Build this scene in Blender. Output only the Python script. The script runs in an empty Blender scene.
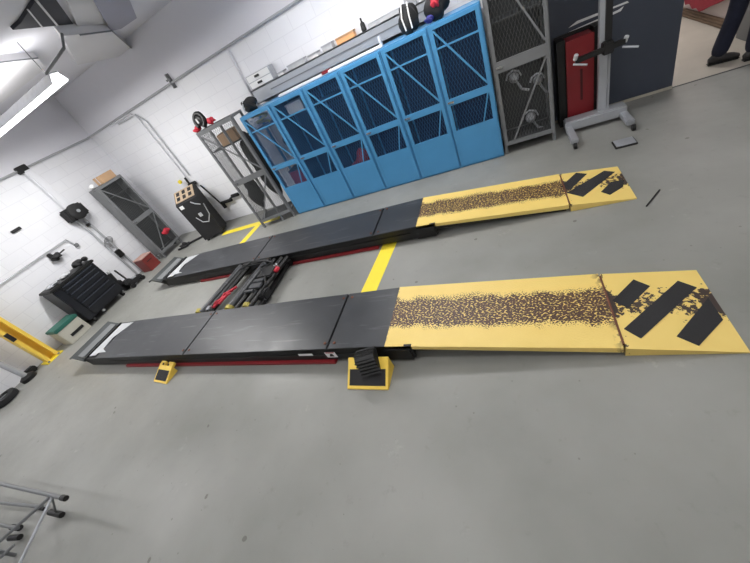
import bpy, bmesh, math, random
from mathutils import Vector, Matrix
random.seed(7)
SC = bpy.context.scene
COL = SC.collection
R = math.radians
# ------------------------------------------------------------------ camera
RM = Matrix(((0.89109937, 0.23743665, -0.38673732),
             (-0.12455048, -0.69151919, -0.71153945),
             (-0.43638182, 0.68222068, -0.58663946)))     # world -> camera (right, down, forward)
FPX = 322.915
CAM = Vector((0, 0, 2.1))
cam_data = bpy.data.cameras.new('camera')
cam = bpy.data.objects.new('camera', cam_data)
COL.objects.link(cam)
cm = Matrix.Identity(4)
for i in range(3):
    cm[i][0] = RM[0][i]; cm[i][1] = -RM[1][i]; cm[i][2] = -RM[2][i]; cm[i][3] = CAM[i]
cam.matrix_world = cm
cam_data.sensor_width = 36
cam_data.lens = FPX / 750 * 36
cam_data.clip_start = 0.02
SC.camera = cam
# ------------------------------------------------------------------ world, exposure, lights
w = bpy.data.worlds.new('world'); SC.world = w; w.use_nodes = True
w.node_tree.nodes['Background'].inputs[0].default_value = (0.8, 0.85, 0.95, 1)
w.node_tree.nodes['Background'].inputs[1].default_value = 0.25
vs = SC.view_settings
vs.view_transform = 'Standard'; vs.look = 'None'; vs.gamma = 1; vs.use_curve_mapping = False
vs.exposure = 0.12
LIGHTS = [  # x, y, z, length along x, power
    (-5.72, 3.28, 3.0, 2.3, 86), (-1.3, 4.0, 3.1, 2.6, 40), (-6.6, 0.4, 3.1, 1.9, 24),
    (-4.6, -0.8, 3.1, 2.2, 8), (-1.2, 0.9, 3.1, 2.2, 13), (1.9, 2.4, 3.1, 2.0, 10),
    (1.2, -1.6, 3.1, 2.2, 14)]
for i, (x, y, z, L, pw) in enumerate(LIGHTS):
    ld = bpy.data.lights.new('tube_light', 'AREA'); ld.shape = 'RECTANGLE'
    ld.size = L - 0.06; ld.size_y = 0.16; ld.energy = pw; ld.color = (1.0, 0.985, 0.96) if x < 1 else (1.0, 0.95, 0.86)
    lo = bpy.data.objects.new('tube_light', ld); COL.objects.link(lo)
    lo.location = (x, y, z - 0.06)
    # added upward fill light that brightens the ceiling and upper walls
    lu = bpy.data.lights.new('added_uplight', 'AREA'); lu.shape = 'RECTANGLE'
    lu.size = L - 0.06; lu.size_y = 0.08; lu.energy = pw * (0.12 if i == 0 else 1.0); lu.color = (1.0, 0.985, 0.98)
    lv = bpy.data.objects.new('added_uplight', lu); COL.objects.link(lv)
    lv.location = (x, y, z + 0.075); lv.rotation_euler = (math.pi, 0, 0)
ld = bpy.data.lights.new('bay_light', 'AREA'); ld.shape = 'RECTANGLE'; ld.size = 1.0; ld.size_y = 0.3
ld.energy = 70; ld.color = (1, 0.97, 0.92)
lo = bpy.data.objects.new('bay_light', ld); COL.objects.link(lo); lo.location = (1.9, 7.6, 3.1)

# ------------------------------------------------------------------ helpers
def ray(px, py):
    d = Vector((px - 375, py - 281.5, FPX))
    return RM.transposed() @ d
def P(px, py, ax, v):
    d = ray(px, py); t = (v - CAM[ax]) / d[ax]; return CAM + d * t
def PP(px, py, pt, n):
    d = ray(px, py); n = Vector(n); t = (Vector(pt) - CAM).dot(n) / d.dot(n); return CAM + d * t

class MB:
    def __init__(s): s.bm = bmesh.new()
    def box(s, a, b, M=None, bev=0.0):
        a = Vector(a); b = Vector(b)
        c = (a + b) / 2; d = Vector((abs(b[0]-a[0]), abs(b[1]-a[1]), abs(b[2]-a[2])))
        t = bmesh.new()
        bmesh.ops.create_cube(t, size=1)
        bmesh.ops.scale(t, vec=d, verts=t.verts)
        if bev: bmesh.ops.bevel(t, geom=t.edges[:], offset=min(bev, min(d)*0.45), segments=2, affect='EDGES')
        bmesh.ops.translate(t, vec=c, verts=t.verts)
        if M is not None: bmesh.ops.transform(t, matrix=M, verts=t.verts)
        s.merge(t); return s
    def merge(s, t):
        me = bpy.data.meshes.new('tmp'); t.to_mesh(me); t.free(); s.bm.from_mesh(me); bpy.data.meshes.remove(me)
    def bar(s, p, q, w, h=None, up=(0, 0, 1)):
        p = Vector(p); q = Vector(q); h = h or w
        d = (q - p); L = d.length; d.normalize()
        u = Vector(up)
        if abs(u.dot(d)) > 0.95: u = Vector((0, 1, 0))
        sx = d.cross(u).normalized(); uz = sx.cross(d).normalized()
        M = Matrix((sx, d, uz)).transposed().to_4x4(); M.translation = (p + q) / 2
        return s.box((-w/2, -L/2, -h/2), (w/2, L/2, h/2), M)
    def tube(s, pts, r, n=10, cap=True):
        pts = [Vector(p) for p in pts]; rings = []
        if not isinstance(r, (list, tuple)): r = [r] * len(pts)
        prev = None
        for i, p in enumerate(pts):
            if i == 0: d = pts[1] - p
            elif i == len(pts) - 1: d = p - pts[i-1]
            else: d = (pts[i+1] - p).normalized() + (p - pts[i-1]).normalized()
            d.normalize()
            if prev is None:
                a = Vector((0, 0, 1)) if abs(d.z) < 0.9 else Vector((1, 0, 0))
                u = d.cross(a).normalized()
            else:
                u = (prev - d * prev.dot(d)).normalized()
            prev = u; v = d.cross(u)
            rings.append([s.bm.verts.new(p + (u*math.cos(2*math.pi*k/n) + v*math.sin(2*math.pi*k/n)) * r[i]) for k in range(n)])
        for a, b in zip(rings, rings[1:]):
            for k in range(n):
                s.bm.faces.new((a[k], a[(k+1) % n], b[(k+1) % n], b[k]))
        if cap:
            s.bm.faces.new(rings[0][::-1]); s.bm.faces.new(rings[-1])
        return s
    def prism(s, poly, vec):
        vec = Vector(vec)
        a = [s.bm.verts.new(Vector(p)) for p in poly]; b = [s.bm.verts.new(Vector(p) + vec) for p in poly]
        n = len(poly)
        s.bm.faces.new(a); s.bm.faces.new(b[::-1])
        for k in range(n): s.bm.faces.new((a[(k+1) % n], a[k], b[k], b[(k+1) % n]))
        return s
    def lathe(s, prof, c, axis=(0, 0, 1), n=20):
        c = Vector(c); q = Vector((0, 0, 1)).rotation_difference(Vector(axis).normalized())
        rings = []
        for (r, z) in prof:
            rings.append([s.bm.verts.new(c + q @ Vector((max(r, 1e-4)*math.cos(2*math.pi*k/n), max(r, 1e-4)*math.sin(2*math.pi*k/n), z))) for k in range(n)])
        for a, b in zip(rings, rings[1:]):
            for k in range(n): s.bm.faces.new((a[k], a[(k+1) % n], b[(k+1) % n], b[k]))
        s.bm.faces.new(rings[0][::-1]); s.bm.faces.new(rings[-1]); return s
    def blob(s, c, sc, seed=0, amp=0.12, sub=3):
        t = bmesh.new(); bmesh.ops.create_icosphere(t, subdivisions=sub, radius=1)
        rnd = random.Random(seed); ph = [(rnd.uniform(2, 5), rnd.uniform(2, 5), rnd.uniform(2, 5), rnd.uniform(0, 6)) for _ in range(4)]
        for v in t.verts:
            k = 1 + amp * sum(math.sin(v.co.x*a + v.co.y*b + v.co.z*cc + d) for a, b, cc, d in ph) / 2
            v.co = Vector((v.co.x*sc[0]*k + c[0], v.co.y*sc[1]*k + c[1], v.co.z*sc[2]*k + c[2]))
        s.merge(t); return s
    def wires(s, x0, x1, z0, z1, y, sp=0.036, t=0.0034, slope=2.9):
        # diamond wire mesh in the plane y
        Wd = x1 - x0; Hh = z1 - z0; run = Hh / slope
        for sg in (1, -1):
            k = -run
            while k < Wd:
                # x = k + (z)/slope
                za = max(0.0, -k * slope); zb = min(Hh, (Wd - k) * slope)
                if zb - za > 0.02:
                    xa = k + za / slope; xb = k + zb / slope
                    if sg < 0: xa, xb = Wd - xa, Wd - xb
                    s.thin((x0 + xa, y, z0 + za), (x0 + xb, y, z0 + zb), t)
                k += sp
        return s
    def thin(s, p, q, t):
        p = Vector(p); q = Vector(q); d = (q - p).normalized(); u = d.cross(Vector((0, 1, 0))).normalized() * t/2; v = Vector((0, t/2, 0))
        r = []
        for c in (p, q): r.append([s.bm.verts.new(c + o) for o in (u + v, v - u, -u - v, u - v)])
        for k in range(4): s.bm.faces.new((r[0][k], r[0][(k+1) % 4], r[1][(k+1) % 4], r[1][k]))
    def build(s, name, mat, parent=None, world=False, smooth=False):
        bm = s.bm
        if world and parent is not None: bmesh.ops.transform(bm, matrix=parent['_m'].inverted() if False else MATS_ROOT[parent.name].inverted(), verts=bm.verts)
        bmesh.ops.recalc_face_normals(bm, faces=bm.faces)
        me = bpy.data.meshes.new(name); bm.to_mesh(me); bm.free()
        if smooth:
            for p in me.polygons: p.use_smooth = True
            try: me.set_sharp_from_angle(angle=R(40))
            except Exception: pass
        o = bpy.data.objects.new(name, me); COL.objects.link(o)
        me.materials.append(mat)
        if parent is not None: o.parent = parent
        return o

MATS_ROOT = {}
def tag(o, label=None, cat=None, group=None, kind=None):
    if label: o['label'] = label
    if cat: o['category'] = cat
    if group: o['group'] = group
    if kind: o['kind'] = kind
    return o
def thing(name, label, cat, loc=(0, 0, 0), rz=0.0, group=None):
    o = bpy.data.objects.new(name, None); COL.objects.link(o)
    o.empty_display_size = 0.1
    o.location = loc; o.rotation_euler = (0, 0, rz)
    MATS_ROOT[o.name] = Matrix.Translation(loc) @ Matrix.Rotation(rz, 4, 'Z')
    return tag(o, label, cat, group)
def struct(name, mb, m):
    return tag(mb.build(name, m), kind='structure')

# ------------------------------------------------------------------ materials
def srgb(r, g, b):
    f = lambda c: (c/255/12.92) if c/255 <= 0.04045 else ((c/255 + 0.055)/1.055)**2.4
    return (f(r), f(g), f(b), 1)
def mat(name, col, rough=0.5, metal=0.0, var=0.0, vscale=8.0, emit=None, spec=0.5, bump=0.0, bscale=40):
    m = bpy.data.materials.new(name); m.use_nodes = True; nt = m.node_tree; b = nt.nodes['Principled BSDF']
    c = srgb(*col)
    b.inputs['Base Color'].default_value = c; b.inputs['Roughness'].default_value = rough; b.inputs['Metallic'].default_value = metal
    b.inputs['Specular IOR Level'].default_value = spec
    if emit:
        b.inputs['Emission Color'].default_value = (1, 0.99, 0.97, 1); b.inputs['Emission Strength'].default_value = emit
    tc = nt.nodes.new('ShaderNodeTexCoord')
    if var:
        n = nt.nodes.new('ShaderNodeTexNoise'); n.inputs['Scale'].default_value = vscale; n.inputs['Detail'].default_value = 6
        nt.links.new(tc.outputs['Object'], n.inputs['Vector'])
        mx = nt.nodes.new('ShaderNodeMix'); mx.data_type = 'RGBA'
        mx.inputs[6].default_value = tuple(max(0, k*(1-var)) for k in c[:3]) + (1,)
        mx.inputs[7].default_value = tuple(min(1, k*(1+var)) for k in c[:3]) + (1,)
        nt.links.new(n.outputs['Fac'], mx.inputs[0]); nt.links.new(mx.outputs[2], b.inputs['Base Color'])
    if bump:
        n2 = nt.nodes.new('ShaderNodeTexNoise'); n2.inputs['Scale'].default_value = bscale
        nt.links.new(tc.outputs['Object'], n2.inputs['Vector'])
        bp = nt.nodes.new('ShaderNodeBump'); bp.inputs['Strength'].default_value = bump; bp.inputs['Distance'].default_value = 0.01
        nt.links.new(n2.outputs['Fac'], bp.inputs['Height']); nt.links.new(bp.outputs['Normal'], b.inputs['Normal'])
    return m

def N(nt, t, **k):
    n = nt.nodes.new(t)
    for a, v in k.items():
        if a.startswith('i_'): n.inputs[a[2:]].default_value = v
        else: setattr(n, a, v)
    return n
def mixc(nt, fac, a, b):
    mx = nt.nodes.new('ShaderNodeMix'); mx.data_type = 'RGBA'
    for i, v in ((6, a), (7, b)):
        if isinstance(v, tuple): mx.inputs[i].default_value = v
        else: nt.links.new(v, mx.inputs[i])
    if isinstance(fac, float): mx.inputs[0].default_value = fac
    else: nt.links.new(fac, mx.inputs[0])
    return mx.outputs[2]
def ramp(nt, src, lo, hi):
    r = nt.nodes.new('ShaderNodeMapRange'); r.inputs[1].default_value = lo; r.inputs[2].default_value = hi
    nt.links.new(src, r.inputs[0]); return r.outputs[0]
def math_(nt, op, a, b=None):
    m = nt.nodes.new('ShaderNodeMath'); m.operation = op
    for i, v in enumerate((a, b)):
        if v is None: continue
        if isinstance(v, (int, float)): m.inputs[i].default_value = v
        else: nt.links.new(v, m.inputs[i])
    return m.outputs[0]

def floor_mat():
    m = bpy.data.materials.new('epoxy_floor'); m.use_nodes = True; nt = m.node_tree; b = nt.nodes['Principled BSDF']
    g = N(nt, 'ShaderNodeNewGeometry'); pos = g.outputs['Position']
    n1 = N(nt, 'ShaderNodeTexNoise', i_Scale=0.9, i_Detail=6.0); nt.links.new(pos, n1.inputs['Vector'])
    c = mixc(nt, ramp(nt, n1.outputs['Fac'], 0.3, 0.7), srgb(122, 123, 118), srgb(146, 146, 142))
    # dark scuffs and chips
    n2 = N(nt, 'ShaderNodeTexNoise', i_Scale=9.0, i_Detail=8.0, i_Roughness=0.7); nt.links.new(pos, n2.inputs['Vector'])
    c = mixc(nt, math_(nt, 'MULTIPLY', ramp(nt, n2.outputs['Fac'], 0.6, 0.75), 0.35), c, srgb(98, 97, 93))
    v = N(nt, 'ShaderNodeTexVoronoi', i_Scale=3.2); nt.links.new(pos, v.inputs['Vector'])
    n3 = N(nt, 'ShaderNodeTexNoise', i_Scale=20.0); nt.links.new(pos, n3.inputs['Vector'])
    dd = math_(nt, 'ADD', v.outputs['Distance'], math_(nt, 'MULTIPLY', math_(nt, 'SUBTRACT', n3.outputs['Fac'], 0.5), 0.12))
    spot = math_(nt, 'LESS_THAN', dd, 0.05)
    c = mixc(nt, math_(nt, 'MULTIPLY', spot, 0.6), c, srgb(80, 76, 70))
    v2 = N(nt, 'ShaderNodeTexVoronoi', i_Scale=7.5); nt.links.new(pos, v2.inputs['Vector'])
    c = mixc(nt, math_(nt, 'MULTIPLY', math_(nt, 'LESS_THAN', math_(nt, 'ADD', v2.outputs['Distance'], math_(nt, 'MULTIPLY', n3.outputs['Fac'], 0.1)), 0.095), 0.5), c, srgb(92, 88, 84))
    n4 = N(nt, 'ShaderNodeTexNoise', i_Scale=2.3, i_Detail=7.0, i_Roughness=0.75); nt.links.new(pos, n4.inputs['Vector'])
    c = mixc(nt, math_(nt, 'MULTIPLY', ramp(nt, n4.outputs['Fac'], 0.62, 0.72), 0.35), c, srgb(178, 177, 170))
    nt.links.new(c, b.inputs['Base Color'])
    nt.links.new(math_(nt, 'ADD', math_(nt, 'MULTIPLY', n2.outputs['Fac'], 0.25), 0.32), b.inputs['Roughness'])
    bp = N(nt, 'ShaderNodeBump', i_Strength=0.15, i_Distance=0.01); nt.links.new(n1.outputs['Fac'], bp.inputs['Height'])
    nt.links.new(bp.outputs['Normal'], b.inputs['Normal'])
    return m
def block_mat(name, axis_x, col1=(228, 229, 233), col2=(225, 226, 231)):
    m = bpy.data.materials.new(name); m.use_nodes = True; nt = m.node_tree; b = nt.nodes['Principled BSDF']
    g = N(nt, 'ShaderNodeNewGeometry'); sx = N(nt, 'ShaderNodeSeparateXYZ'); nt.links.new(g.outputs['Position'], sx.inputs[0])
    cb = N(nt, 'ShaderNodeCombineXYZ'); nt.links.new(sx.outputs['X' if axis_x else 'Y'], cb.inputs[0]); nt.links.new(sx.outputs['Z'], cb.inputs[1])
    br = N(nt, 'ShaderNodeTexBrick'); nt.links.new(cb.outputs[0], br.inputs['Vector'])
    br.inputs['Scale'].default_value = 1.0; br.inputs['Brick Width'].default_value = 0.4; br.inputs['Row Height'].default_value = 0.2
    br.inputs['Mortar Size'].default_value = 0.006; br.inputs['Mortar Smooth'].default_value = 0.3
    br.inputs['Color1'].default_value = srgb(*col1); br.inputs['Color2'].default_value = srgb(*col2); br.inputs['Mortar'].default_value = srgb(217, 218, 223)
    n = N(nt, 'ShaderNodeTexNoise', i_Scale=2.0, i_Detail=5.0); nt.links.new(g.outputs['Position'], n.inputs['Vector'])
    nt.links.new(mixc(nt, math_(nt, 'MULTIPLY', ramp(nt, n.outputs['Fac'], 0.5, 0.8), 0.3), br.outputs['Color'], srgb(216, 216, 222)), b.inputs['Base Color'])
    b.inputs['Roughness'].default_value = 0.6
    bp = N(nt, 'ShaderNodeBump', i_Strength=0.12, i_Distance=0.006); bp.invert = True
    nt.links.new(br.outputs['Fac'], bp.inputs['Height']); nt.links.new(bp.outputs['Normal'], b.inputs['Normal'])
    return m
def tread_mat():
    # yellow paint, worn through to rusty diamond tread along the wheel track (local y = 0 is the middle)
    m = bpy.data.materials.new('worn_yellow_tread'); m.use_nodes = True; nt = m.node_tree; b = nt.nodes['Principled BSDF']
    tc = N(nt, 'ShaderNodeTexCoord'); sx = N(nt, 'ShaderNodeSeparateXYZ'); nt.links.new(tc.outputs['Object'], sx.inputs[0])
    n = N(nt, 'ShaderNodeTexNoise', i_Scale=7.0, i_Detail=5.0); nt.links.new(tc.outputs['Object'], n.inputs['Vector'])
    ya = math_(nt, 'ABSOLUTE', math_(nt, 'SUBTRACT', sx.outputs['Y'], 0.02))
    edge = math_(nt, 'ADD', ya, math_(nt, 'MULTIPLY', math_(nt, 'SUBTRACT', n.outputs['Fac'], 0.5), 0.16))
    band = ramp(nt, edge, 0.20, 0.12)
    ends = ramp(nt, math_(nt, 'ADD', sx.outputs['X'], math_(nt, 'MULTIPLY', n.outputs['Fac'], 0.08)), 0.06, 0.03)
    ende = ramp(nt, math_(nt, 'ADD', sx.outputs['X'], math_(nt, 'MULTIPLY', n.outputs['Fac'], 0.16)), 1.60, 1.66)
    mp = N(nt, 'ShaderNodeMapping'); mp.inputs['Scale'].default_value = (64, 92, 1); mp.inputs['Rotation'].default_value = (0, 0, 0.5)
    nt.links.new(tc.outputs['Object'], mp.inputs['Vector'])
    v = N(nt, 'ShaderNodeTexVoronoi', i_Scale=1.0); v.voronoi_dimensions = '2D'; nt.links.new(mp.outputs[0], v.inputs['Vector'])
    sp = math_(nt, 'LESS_THAN', v.outputs['Distance'], math_(nt, 'MULTIPLY', band, 0.62))
    n5 = N(nt, 'ShaderNodeTexNoise', i_Scale=25.0, i_Detail=2.0); nt.links.new(tc.outputs['Object'], n5.inputs['Vector'])
    e2 = math_(nt, 'MULTIPLY', math_(nt, 'ADD', ends, ende), math_(nt, 'GREATER_THAN', n5.outputs['Fac'], 0.49))
    msk = math_(nt, 'MINIMUM', math_(nt, 'ADD', sp, e2), 1.0)
    ns = N(nt, 'ShaderNodeTexNoise', i_Scale=14.0, i_Detail=3.0); nt.links.new(tc.outputs['Object'], ns.inputs['Vector'])
    rust = mixc(nt, ns.outputs['Fac'], srgb(48, 34, 32), srgb(92, 62, 48))
    yel = mixc(nt, n.outputs['Fac'], srgb(226, 196, 108), srgb(234, 206, 120))
    nt.links.new(mixc(nt, msk, yel, rust), b.inputs['Base Color'])
    b.inputs['Roughness'].default_value = 0.45
    bp = N(nt, 'ShaderNodeBump', i_Strength=0.35, i_Distance=0.004); nt.links.new(v.outputs['Distance'], bp.inputs['Height'])
    nt.links.new(bp.outputs['Normal'], b.inputs['Normal'])
    return m
def flap_mat():
    m = bpy.data.materials.new('chipped_yellow_flap'); m.use_nodes = True; nt = m.node_tree; b = nt.nodes['Principled BSDF']
    tc = N(nt, 'ShaderNodeTexCoord'); sx = N(nt, 'ShaderNodeSeparateXYZ'); nt.links.new(tc.outputs['Object'], sx.inputs[0])
    n = N(nt, 'ShaderNodeTexNoise', i_Scale=30.0, i_Detail=5.0, i_Roughness=0.65); nt.links.new(tc.outputs['Object'], n.inputs['Vector'])
    n0 = N(nt, 'ShaderNodeTexNoise', i_Scale=5.0, i_Detail=3.0); nt.links.new(tc.outputs['Object'], n0.inputs['Vector'])
    ya = math_(nt, 'ABSOLUTE', math_(nt, 'SUBTRACT', sx.outputs['Y'], 0.03))
    band = ramp(nt, math_(nt, 'ADD', ya, math_(nt, 'MULTIPLY', math_(nt, 'SUBTRACT', n0.outputs['Fac'], 0.5), 0.2)), 0.20, 0.06)
    tip = ramp(nt, sx.outputs['X'], 0.47, 0.55)
    st = ramp(nt, sx.outputs['X'], 0.05, 0.02)
    thr = math_(nt, 'SUBTRACT', 0.745, math_(nt, 'MULTIPLY', math_(nt, 'ADD', band, math_(nt, 'MULTIPLY', math_(nt, 'MAXIMUM', math_(nt, 'MULTIPLY', tip, band), st), 0.6)), 0.27))
    msk = math_(nt, 'GREATER_THAN', n.outputs['Fac'], thr)
    yel = mixc(nt, n0.outputs['Fac'], srgb(226, 196, 108), srgb(234, 206, 120))
    nt.links.new(mixc(nt, msk, yel, srgb(58, 46, 42)), b.inputs['Base Color'])
    b.inputs['Roughness'].default_value = 0.45
    return m
def deck_mat():
    m = bpy.data.materials.new('scuffed_deck_painted_gloss'); m.use_nodes = True; nt = m.node_tree; b = nt.nodes['Principled BSDF']
    tc = N(nt, 'ShaderNodeTexCoord')
    n = N(nt, 'ShaderNodeTexNoise', i_Scale=3.0, i_Detail=8.0, i_Roughness=0.65); nt.links.new(tc.outputs['Object'], n.inputs['Vector'])
    mp = N(nt, 'ShaderNodeMapping'); mp.inputs['Scale'].default_value = (1.2, 14, 1); nt.links.new(tc.outputs['Object'], mp.inputs['Vector'])
    s = N(nt, 'ShaderNodeTexNoise', i_Scale=2.0, i_Detail=6.0); nt.links.new(mp.outputs[0], s.inputs['Vector'])
    c = mixc(nt, n.outputs['Fac'], srgb(40, 42, 45), srgb(68, 70, 74))
    c = mixc(nt, math_(nt, 'MULTIPLY', ramp(nt, s.outputs['Fac'], 0.6, 0.75), 0.4), c, srgb(122, 124, 127))  # pale streaks: lamp reflections painted into the deck colour, along with scuffs
    nt.links.new(c, b.inputs['Base Color'])
    nt.links.new(math_(nt, 'ADD', math_(nt, 'MULTIPLY', n.outputs['Fac'], 0.35), 0.2), b.inputs['Roughness'])
    return m

M = dict(
    floor=floor_mat(), bayfloor=mat('bay_concrete', (172, 166, 156), 0.5, var=0.14, vscale=3, bump=0.1),
    wallx=block_mat('painted_block_back', True), wally=block_mat('painted_block_side', False),
    wallup=mat('upper_wall_paint', (226, 226, 232), 0.8, var=0.04, vscale=1.5), ceil=mat('ceiling_paint', (224, 224, 230), 0.9, var=0.05, vscale=1.2),
    navy=mat('navy_panel', (58, 64, 76), 0.5, var=0.08, vscale=2), blue=mat('blue_paint', (72, 138, 184), 0.42, var=0.08, vscale=4),
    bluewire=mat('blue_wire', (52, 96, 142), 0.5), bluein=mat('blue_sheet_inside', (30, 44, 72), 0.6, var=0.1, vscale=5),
    grey=mat('grey_steel_paint', (112, 114, 116), 0.45, var=0.08, vscale=6), greywire=mat('grey_wire', (88, 90, 91), 0.5),
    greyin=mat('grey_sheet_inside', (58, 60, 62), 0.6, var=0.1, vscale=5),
    deck=deck_mat(), black=mat('black_paint', (14, 14, 15), 0.5, var=0.15), blackm=mat('matt_black', (26, 26, 28), 0.75, var=0.15),
    rubber=mat('black_rubber', (28, 29, 31), 0.7, bump=0.3), red=mat('dark_red_paint', (132, 30, 36), 0.45, var=0.12),
    redc=mat('wine_red_cloth', (140, 30, 46), 0.8, var=0.25, vscale=9), redb=mat('bright_red', (190, 40, 58), 0.6, var=0.15), yellow=mat('yellow_paint', (240, 204, 84), 0.45, var=0.08, vscale=10),
    tape=mat('yellow_floor_tape', (240, 218, 60), 0.5, var=0.06, vscale=12), tread=tread_mat(), flap=flap_mat(),
    grip=mat('black_grip_tape', (42, 42, 44), 0.85, bump=0.6, bscale=400), silver=mat('brushed_silver', (170, 173, 178), 0.35, metal=0.4, var=0.06),
    chrome=mat('chrome', (200, 202, 205), 0.2, metal=0.9), pipe=mat('galvanised_pipe', (176, 178, 182), 0.4, metal=0.3),
    white=mat('white_plastic', (226, 226, 226), 0.5), plate=mat('worn_white_plate', (184, 186, 189), 0.35, var=0.2, vscale=14),
    wpipe=mat('white_painted_pipe', (214, 215, 220), 0.5), card=mat('cardboard', (190, 156, 122), 0.8, var=0.1, vscale=9),
    brown=mat('brown_wood', (112, 92, 74), 0.7, var=0.2, vscale=12), orange=mat('orange_plastic', (226, 170, 118), 0.5),
    beige=mat('beige_paint', (176, 174, 162), 0.5, var=0.06), green=mat('green_lid', (38, 96, 84), 0.5, var=0.1),
    jean=mat('navy_denim', (30, 34, 52), 0.9, var=0.25, vscale=18, bump=0.3), skin=mat('skin', (196, 150, 125), 0.6),
    shoe=mat('grey_black_shoe', (52, 50, 50), 0.7, var=0.1), shirt=mat('grey_work_shirt', (70, 76, 90), 0.9, var=0.1), hair=mat('dark_hair', (40, 30, 24), 0.8),
    lens=mat('lit_tube_lens', (255, 255, 255), 0.5, emit=9.0), duct=mat('pale_duct_sheet', (214, 213, 215), 0.6, var=0.04, vscale=2),
    dark=mat('dark_opening', (34, 36, 48), 0.7), bluefab=mat('blue_fabric', (50, 50, 120), 0.8), ducts=mat('duct_shaded_side', (160, 160, 174), 0.7, var=0.05, vscale=2),
    darkbin=mat('dark_toolbox', (20, 22, 28), 0.35, var=0.15), rust=mat('rusty_edge', (104, 62, 44), 0.7, var=0.4, vscale=30))

# ------------------------------------------------------------------ structure
XL, YB, H = -7.95, 5.35, 3.4
struct('floor', MB().box((XL - .15, -3.6, -0.1), (4.1, YB + 0.03, 0)), M['floor'])
struct('floor_bay', MB().box((1.75, YB + 0.03, -0.1), (4.1, 10.1, 0)), M['bayfloor'])
struct('wall_back', MB().box((XL - .15, YB, 0), (0.45, YB + .12, 2.6)), M['wallx'])
struct('wall_back_upper', MB().box((XL - .15, YB, 2.6), (0.45, YB + .12, H)), M['wallup'])
struct('wall_back_panel', MB().box((0.45, YB, 0), (1.86, YB + .12, H)), M['navy'])
struct('wall_back_right', MB().box((2.95, YB, 0), (4.1, YB + .12, H)), M['wallx'])
struct('wall_left', MB().box((XL - .15, -3.6, 0), (XL, YB, 2.58)), M['wally'])
struct('wall_left_upper', MB().box((XL - .15, -3.6, 2.58), (XL, YB, H)), M['wallup'])
struct('wall_right', MB().box((4.0, -3.6, 0), (4.12, YB, H)), M['wally'])
struct('wall_front', MB().box((XL - .15, -3.72, 0), (4.12, -3.6, H)), M['wallx'])
struct('wall_bay_right', MB().box((2.95, YB + .12, 0), (3.07, 10.1, H)), mat('bay_wall_paint', (206, 196, 192), 0.7, var=0.04, vscale=3))
struct('wall_bay_left', MB().box((1.63, YB + .12, 0), (1.75, 10.1, H)), M['wally'])
struct('wall_bay_back', MB().box((1.63, 10.0, 0), (3.07, 10.12, H)), M['wallx'])
struct('ceiling', MB().box((XL - .15, -3.72, H), (4.12, 10.12, H + .1)), M['ceil'])
struct('trim_1', MB().box((1.86, YB - 0.002, 0), (2.95, YB + .02, 0.004)), M['greyin'])
b = MB()
for k in range(3): b.box((2.95 - 0.05 + 0.012*k, YB + .12, 0.006 + 0.036*k), (2.95, 10, 0.034 + 0.036*k), bev=0.003)
b.box((2.93, YB + .12, 0.0), (2.95, 10, 0.105))
struct('baseboard_bay', b, M['brown'])
b = MB().box((0.5, YB - 0.015, 0), (1.86, YB, 0.03)); struct('baseboard_back', b, mat('pale_kick_strip', (168, 162, 150), 0.6))

# wall rail (pipe) at the top of the block walls
t = thing('wall_conduit', 'long thin grey pipe running along the top of both white block walls', 'pipe', (XL + .04, YB - .04, 2.6))
MB().tube([(0.45, YB - .04, 2.66), (-4.5, YB - .04, 2.63), (-7.7, YB - .04, 2.6), (XL + .04, YB - .12, 2.59), (XL + .04, 3.0, 2.575), (XL + .04, -1, 2.56)], 0.018, 8).build('pipe', M['pipe'], t, True, True)
for (x) in (-5.1,):
    MB().box((x - .012, YB - .07, 2.54), (x + .012, YB, 2.76)).box((x - .05, YB - .075, 2.66), (x + .05, YB - .06, 2.69)).build('bracket', M['grey'], t, True)
MB().box((XL, 3.74, 2.52), (XL + .09, 3.92, 2.64), bev=.01).build('junction_box', M['black'], t, True)
# pair of conduits dropping on the back wall
t = thing('conduit_drop', 'pair of thin white pipes dropping down the back wall to a yellow valve', 'pipe', (-6.4, YB, 0))
for k, dx in enumerate((0, 0.13)):
    MB().tube([(-7.2 + dx*2, YB - .03, 2.57 - dx*.3), (-6.5 + dx, YB - .03, 2.58 - dx*.5), (-6.38 + dx, YB - .03, 2.48 - dx), (-6.38 + dx, YB - .03, 1.2)], 0.014, 8).build('pipe', M['pipe'] if k else M['wpipe'], t, True, True)
MB().lathe([(0.03, 0), (0.04, 0.01), (0.04, .05), (0.02, .06)], (-6.5, YB - .1, 1.17), (0, -1, 0), 12).build('yellow_valve', M['tape'], t, True, True)
MB().box((-6.41, YB - .1, 1.0), (-6.21, YB - .02, 1.07), bev=.01).tube([(-6.38, YB - .06, 1.2), (-6.38, YB - .06, 1.03)], .022, 8).build('valve_body', M['blackm'], t, True)
MB().tube([(-6.38, YB - .07, 1.02), (-6.3, YB - .07, .7), (-6.28, YB - .07, .4)], 0.02, 8).build('black_hose', M['blackm'], t, True, True)
t = MB().tube([(-3.75, YB - .02, 2.6), (-3.8, YB - .02, 2.0), (-3.82, YB - .02, 0.4)], 0.014, 8).build('conduit', M['wpipe'], None, smooth=True)
tag(t, 'single thin white pipe running down the back wall behind the leftmost blue locker', 'pipe')

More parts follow.
